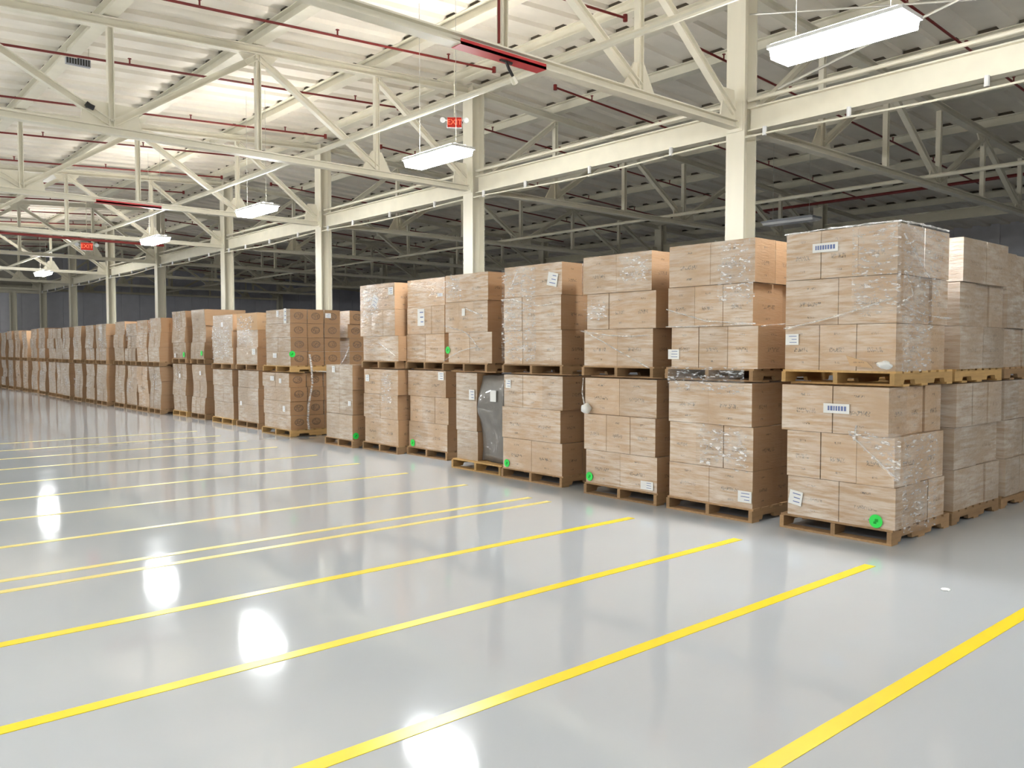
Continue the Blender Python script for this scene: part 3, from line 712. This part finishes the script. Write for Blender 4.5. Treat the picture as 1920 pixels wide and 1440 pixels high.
# ------------------------------------------------------------------ stickers on cartons (children of the carton they are stuck on)
def host(face, a, z):
    best = None
    for o, x0, x1, y0, y1, z0, z1 in CARTONS:
        if not (z0 <= z <= z1): continue
        if face == 'front' and y0 - .02 <= a <= y1 + .02 and (best is None or x0 < best[1]): best = (o, x0)
        if face == 'side' and x0 <= a <= x1: 
            best = best if best and best[1] < y0 else (o, y0)
    return best
def side_host(a, z, yguess):
    c = [(abs(y0 - yguess), o, y0) for o, x0, x1, y0, y1, z0, z1 in CARTONS if z0 <= z <= z1 and x0 <= a <= x1]
    c.sort(key=lambda t: t[0]); return (c[0][1], c[0][2]) if c else None
def sticker(kind, a, z, w_=.1, h_=.08, face='front', yg=0, tilt=0):
    hst = host(face, a, z) if face == 'front' else side_host(a, z, yg)
    if not hst: print('no host', kind, a, z); return
    o, p = hst
    m = MB()
    if kind == 'green':
        n = 24; r = w_ / 2
        m.prism([(r * math.cos(2*math.pi*i/n), r * math.sin(2*math.pi*i/n)) for i in range(n)], lambda u, v, t: (-.002 * t, u, v))
        m.box(-.003, -.002, -r * .35, r * .15, -r * .1, r * .35, 1).box(-.003, -.002, -r * .1, r * .35, -r * .4, -r * .05, 1)
        mats = [M_GREEN, M_GREEND]; nm = 'green_sticker'; lb = 'round bright green sticker'
    else:
        m.box(-.002, 0, -w_/2, w_/2, -h_/2, h_/2)
        r = random.Random(int(a * 100))
        if kind == 'sign':
            x = -w_ * .38
            while x < w_ * .36:
                ww = r.uniform(.012, .022); m.box(-.003, -.002, x, x + ww, -h_ * .22, h_ * .26, 1); x += ww + .008
        elif kind == 'white' and w_ > .07:
            for i in range(3): m.box(-.003, -.002, -w_ * .35, w_ * r.uniform(0, .3), -h_ * .3 + i * h_ * .28, -h_ * .24 + i * h_ * .28, 1)
        mats = [M_PAPER, M_BLUE]; nm = 'paper_label'; lb = 'white paper label'
    s = m.build(nm, mats, o); s['label'] = lb
    if face == 'front': loc = Vector((p - .009, a, z)); rot = Matrix.Rotation(tilt, 4, 'X')
    else: loc = Vector((a, p - .009, z)); rot = Matrix.Rotation(math.pi / 2, 4, 'Z') @ Matrix.Rotation(tilt, 4, 'X')
    M = Matrix.Translation(loc) @ rot
    pw = Matrix.Translation(o.location) @ Matrix.Rotation(o.rotation_euler.z, 4, 'Z')
    s.matrix_parent_inverse = Matrix(); s.matrix_local = pw.inverted() @ M
for a in (('sign', 3.76, 2.55, .24, .08), ('sign', 3.63, 1.13, .24, .085), ('white', 4.07, 1.74, .13, .1), ('white', 4.01, .29, .13, .13, 'front', 0, .15),
          ('white', 4.50, .24, .15, .11), ('white', 5.36, 1.60, .14, .1), ('white', 5.70, .20, .17, .09), ('white', 8.05, 1.21, .10, .11), ('white', 7.24, 2.49, .17, .16, 'front', 0, .2),
          ('white', 9.07, 2.16, .07, .10), ('white', 8.92, 1.03, .12, .14), ('white', 10.04, 1.25, .14, .12), ('white', 10.55, 2.14, .18, .26), ('white', 10.07, 2.46, .13, .05), 
          ('white', 11.88, 1.18, .11, .11), ('white', 11.18, 2.57, .14, .12), ('white', 11.66, 2.42, .16, .2, 'front', 0, .5), ('white', 12.82, 1.31, .10, .11), ('white', 12.31, .74, .09, .08),
          ('white', 14.98, 2.33, .10, .12), ('white', 14.66, 2.28, .11, .28), ('white', 15.13, 1.53, .16, .09), ('white', 15.2, 1.09, .16, .09), ('white', 14.85, 1.05, .10, .09), ('white', 14.75, .52, .1, .11),
          ('white', 16.5, 1.60, .16, .12), ('white', 17.2, .5, .09, .09), ('white', 18.2, 2.2, .1, .1), ('white', 19.6, 1.09, .1, .1), ('white', 20.9, 1.0, .1, .1), ('white', 21.2, 1.5, .1, .1),
          ('green', 3.26, .19, .115), ('green', 6.55, .20, .10), ('green', 8.07, .19, .10), ('green', 10.80, .19, .11), ('green', 9.40, 1.64, .10), ('green', 20.6, 1.52, .13), ('green', 19.5, 1.56, .12)):
    sticker(*a)
sticker('green', 7.15, .20, .11, .11, 'side', 12.2)
sticker('green', 7.14, 1.56, .12, .12, 'side', 14.45)
sticker('white', 7.9, 2.3, .12, .09, 'side', 14.45)

# ------------------------------------------------------------------ stretch film: gathered ropes, webs, sheets
def rope_pts(ax, X, p, q, sag=.02, n=14):
    out = []
    for i in range(n + 1):
        t = i / n; a = p[0] + (q[0] - p[0]) * t; z = p[1] + (q[1] - p[1]) * t - sag * math.sin(math.pi * t) + random.uniform(-.003, .003)
        out.append((X - .022, a, z) if ax == 'f' else (a, X - .022, z))
    return out
def sheet(parent, ax, X, a0, a1, z0, z1, amp=.012, shape=None, mtl=None):
    m = MB(); na, nz = 26, 34; g = {}
    for i in range(na + 1):
        for j in range(nz + 1):
            a = a0 + (a1 - a0) * i / na; z = z0 + (z1 - z0) * j / nz
            d = X - .018 - amp * (.5 + noise.noise(Vector((a * 5, z * 7, X))))
            g[i, j] = m.bm.verts.new((d, a, z) if ax == 'f' else (a, d, z))
    for i in range(na):
        for j in range(nz):
            if shape and not shape(i / na, j / nz): continue
            e = min(i, na - 1 - i) / na * 2.2 * (a1 - a0); e2 = min(j, nz - 1 - j) / nz * 2.2 * (z1 - z0)
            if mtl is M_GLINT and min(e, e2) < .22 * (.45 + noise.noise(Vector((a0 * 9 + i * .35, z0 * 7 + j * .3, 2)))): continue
            m.bm.faces.new((g[i, j], g[i+1, j], g[i+1, j+1], g[i, j+1]))
    for v in [v for v in m.bm.verts if not v.link_faces]: m.bm.verts.remove(v)
    return m.build('film_sheet', mtl or M_FILM, parent, smooth=True)
def wrap(lab): return thing('stretch_film', lab, 'stretch film', (0, 0, 0), 'stretch film round the loads')
w1 = wrap('clear stretch film round the upper load of the nearest stack')
MB().tube(rope_pts('f', 6.95, (4.14, 1.84), (3.10, 2.09), .02), .008, 6, .3).build('film_rope', M_ROPE, w1)
MB().tube(rope_pts('s', 3.10, (6.95, 2.02), (7.95, 1.93), .03), .008, 6, .3).build('film_rope', M_ROPE, w1)
MB().tube(rope_pts('s', 3.10, (6.97, 2.60), (7.7, 2.12), .0), .0065, 6, .3).build('film_rope', M_ROPE, w1)
MB().tube(rope_pts('s', 3.10, (7.0, 2.30), (7.15, 2.12), -.03) + rope_pts('s', 3.10, (7.15, 2.1), (6.97, 2.05), 0)[1:], .0065, 6, .3).build('film_rope', M_ROPE, w1)
MB().tube(rope_pts('f', 6.97, (4.16, 2.70), (3.09, 2.71), -.006), .008, 6, .4).build('film_rope', M_ROPE, w1)
MB().tube(rope_pts('s', 3.12, (6.96, 2.71), (7.9, 2.71), -.006), .008, 6, .4).build('film_rope', M_ROPE, w1)
sheet(w1, 's', 3.10, 6.96, 7.80, 1.46, 2.70, .02, shape=lambda u, v: u < .62 + .38 * max(0, min(1, (v - .2) * 1.3)) )
sheet(w1, 'f', 6.95, 3.08, 3.50, 1.95, 2.71, .012)
w2 = wrap('clear stretch film round the lower load of the nearest stack')
MB().tube(rope_pts('f', 6.95, (3.50, .92), (3.07, .56), .0), .0065, 6, .3).build('film_rope', M_ROPE, w2)
MB().tube(rope_pts('f', 6.95, (3.44, 1.0), (3.46, .86), .0, 5), .0065, 6, .3).build('film_rope', M_ROPE, w2)
sheet(w2, 'f', 6.935, 3.05, 3.50, .52, .95, .012, shape=lambda u, v: v > u * .93, mtl=film_mat('milky_stretch_film', .5))
sheet(w2, 's', 3.075, 6.96, 7.62, .10, .93, .025)
w3 = wrap('clear stretch film round the upper load of the second stack')
MB().tube(rope_pts('f', 6.87, (5.44, 2.06), (4.95, 1.93), .0), .0065, 6, .3).build('film_rope', M_ROPE, w3)
MB().tube(rope_pts('f', 6.87, (4.95, 1.93), (4.39, 1.89), .0), .0065, 6, .3).build('film_rope', M_ROPE, w3)
MB().tube(rope_pts('f', 6.87, (5.44, 1.88), (4.39, 1.89), .0), .006, 6, .3).build('film_rope', M_ROPE, w3)
MB().tube(rope_pts('s', 4.38, (6.9, 1.87), (7.9, 1.99), .02), .0065, 6, .3).build('film_rope', M_ROPE, w3)
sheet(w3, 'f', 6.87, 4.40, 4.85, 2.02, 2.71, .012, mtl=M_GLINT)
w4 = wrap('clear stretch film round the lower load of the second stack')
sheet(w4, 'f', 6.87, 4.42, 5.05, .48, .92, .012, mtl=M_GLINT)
sheet(w4, 'f', 6.865, 4.5, 5.4, 1.22, 1.48, .02)
w5 = wrap('clear stretch film round the upper load of the third stack')
MB().tube(rope_pts('f', 6.87, (6.55, 1.83), (5.66, 1.45), .0), .007, 6, .3).build('film_rope', M_ROPE, w5)
MB().tube(rope_pts('f', 6.87, (6.66, 1.86), (5.66, 1.80), .03), .007, 6, .3).build('film_rope', M_ROPE, w5)
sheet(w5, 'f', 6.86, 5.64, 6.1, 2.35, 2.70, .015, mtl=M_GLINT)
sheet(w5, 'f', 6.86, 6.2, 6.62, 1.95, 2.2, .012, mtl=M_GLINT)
w6 = wrap('clear stretch film with a white knot, lower load of the third stack')
m = MB(); bmesh.ops.create_icosphere(m.bm, subdivisions=2, radius=.06)
for v in m.bm.verts: v.co *= 1 + .3 * noise.noise(v.co * 30)
m.build('film_knot', M_PAPER, w6, smooth=True).location = (6.85, 6.58, .98)
MB().tube([(6.85, 6.60, 1.0), (6.88, 6.67, 1.15), (6.95, 6.72, 1.32)], .008, 6, .3).build('film_rope', M_ROPE, w6)
w7 = wrap('clear stretch film round the upper load of the fourth stack')
MB().tube(rope_pts('f', 6.94, (8.15, 2.28), (7.90, 2.27), .0), .0065, 6, .3).build('film_rope', M_ROPE, w7)
MB().tube(rope_pts('f', 6.94, (7.90, 2.27), (7.08, 2.22), .06), .006, 6, .3).build('film_rope', M_ROPE, w7)
MB().tube(rope_pts('f', 6.94, (8.1, 2.28), (7.85, 2.62), .03), .006, 6, .3).build('film_rope', M_ROPE, w7)
sheet(w7, 'f', 6.94, 7.5, 8.14, 1.5, 2.66, .012)
w8 = wrap('clear stretch film with curling tails, upper load of the fifth stack')
MB().tube(rope_pts('f', 6.99, (9.2, 1.93), (8.68, 1.66), -.07), .0065, 6, .3).build('film_rope', M_ROPE, w8)
MB().tube(rope_pts('f', 6.99, (9.45, 1.98), (9.2, 1.93), .0), .0065, 6, .3).build('film_rope', M_ROPE, w8)
MB().tube(rope_pts('f', 6.99, (9.45, 1.49), (8.70, 1.68), -.04), .006, 6, .3).build('film_rope', M_ROPE, w8)
MB().tube(rope_pts('f', 6.99, (8.95, 2.20), (8.60, 2.10), .0), .009, 6, .3).build('film_rope', M_ROPE, w8)
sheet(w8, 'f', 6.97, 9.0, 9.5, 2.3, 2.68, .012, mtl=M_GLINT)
w9 = wrap('loose brown-white film tail hanging on the brown printed stack')
MB().tube([(7.45, 14.38, 1.56), (7.48, 14.36, 1.3), (7.5, 14.37, 1.0), (7.42, 14.38, .6), (7.40, 14.37, .3), (7.42, 14.36, .13)], .018, 7, .3).build('film_rope', M_ROPE, w9)
MB().tube([(7.5, 14.37, 1.24), (7.85, 14.33, 1.22), (8.05, 14.33, 1.32), (8.2, 14.36, 1.5), (8.3, 14.38, 1.7)], .012, 7, .3).build('film_rope', M_ROPE, w9)
w10 = wrap('clear stretch film round the upper load of the seventh stack')
MB().tube(rope_pts('f', 7.2, (11.5, 1.75), (11.02, 1.55), .0), .007, 6, .3).build('film_rope', M_ROPE, w10)
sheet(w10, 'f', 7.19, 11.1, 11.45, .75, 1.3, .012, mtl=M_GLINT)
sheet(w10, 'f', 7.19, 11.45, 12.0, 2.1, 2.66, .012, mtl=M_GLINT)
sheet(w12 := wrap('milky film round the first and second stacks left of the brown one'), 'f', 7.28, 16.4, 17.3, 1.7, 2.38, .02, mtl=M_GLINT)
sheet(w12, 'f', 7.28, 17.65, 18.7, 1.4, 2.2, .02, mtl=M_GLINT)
w11 = wrap('glossy film patch on the dark distant load beside the third far column')
sheet(w11, 'f', 7.01, 26.2, 26.55, 1.9, 2.38, .05, mtl=M_ROPE)

# torn carton corner with white lining on the nearest stack
t = thing('torn_flap', 'torn carton flap showing white lining, nearest stack above the upper pallet', 'torn cardboard', (6.9, 3.28, 1.49))
m = MB(); m.prism([(0, 0), (.20, .02), (.24, .11), (.05, .05)], lambda a, b, k: (-.012 - .008 * k, a, b)); m.build('flap', M_CU, t)
m = MB(); bmesh.ops.create_icosphere(m.bm, subdivisions=3, radius=.055)
for v in m.bm.verts: v.co *= 1 + .5 * noise.noise(v.co * 25); v.co.z *= .6
m.build('white_lining', M_PAPER, t, smooth=True).location = (-.02, -.10, .03)
# scraps on the floor
m = MB(); bmesh.ops.create_icosphere(m.bm, subdivisions=2, radius=.03)
for v in m.bm.verts: v.co *= 1 + .5 * noise.noise(v.co * 40); v.co.z = abs(v.co.z) * .4
o = m.build('paper_scrap', M_PAPER, smooth=True); o.location = (5.95, 2.3, .001); tag(o, 'tiny white scrap lying on the floor near the nearest stack', 'paper scrap')
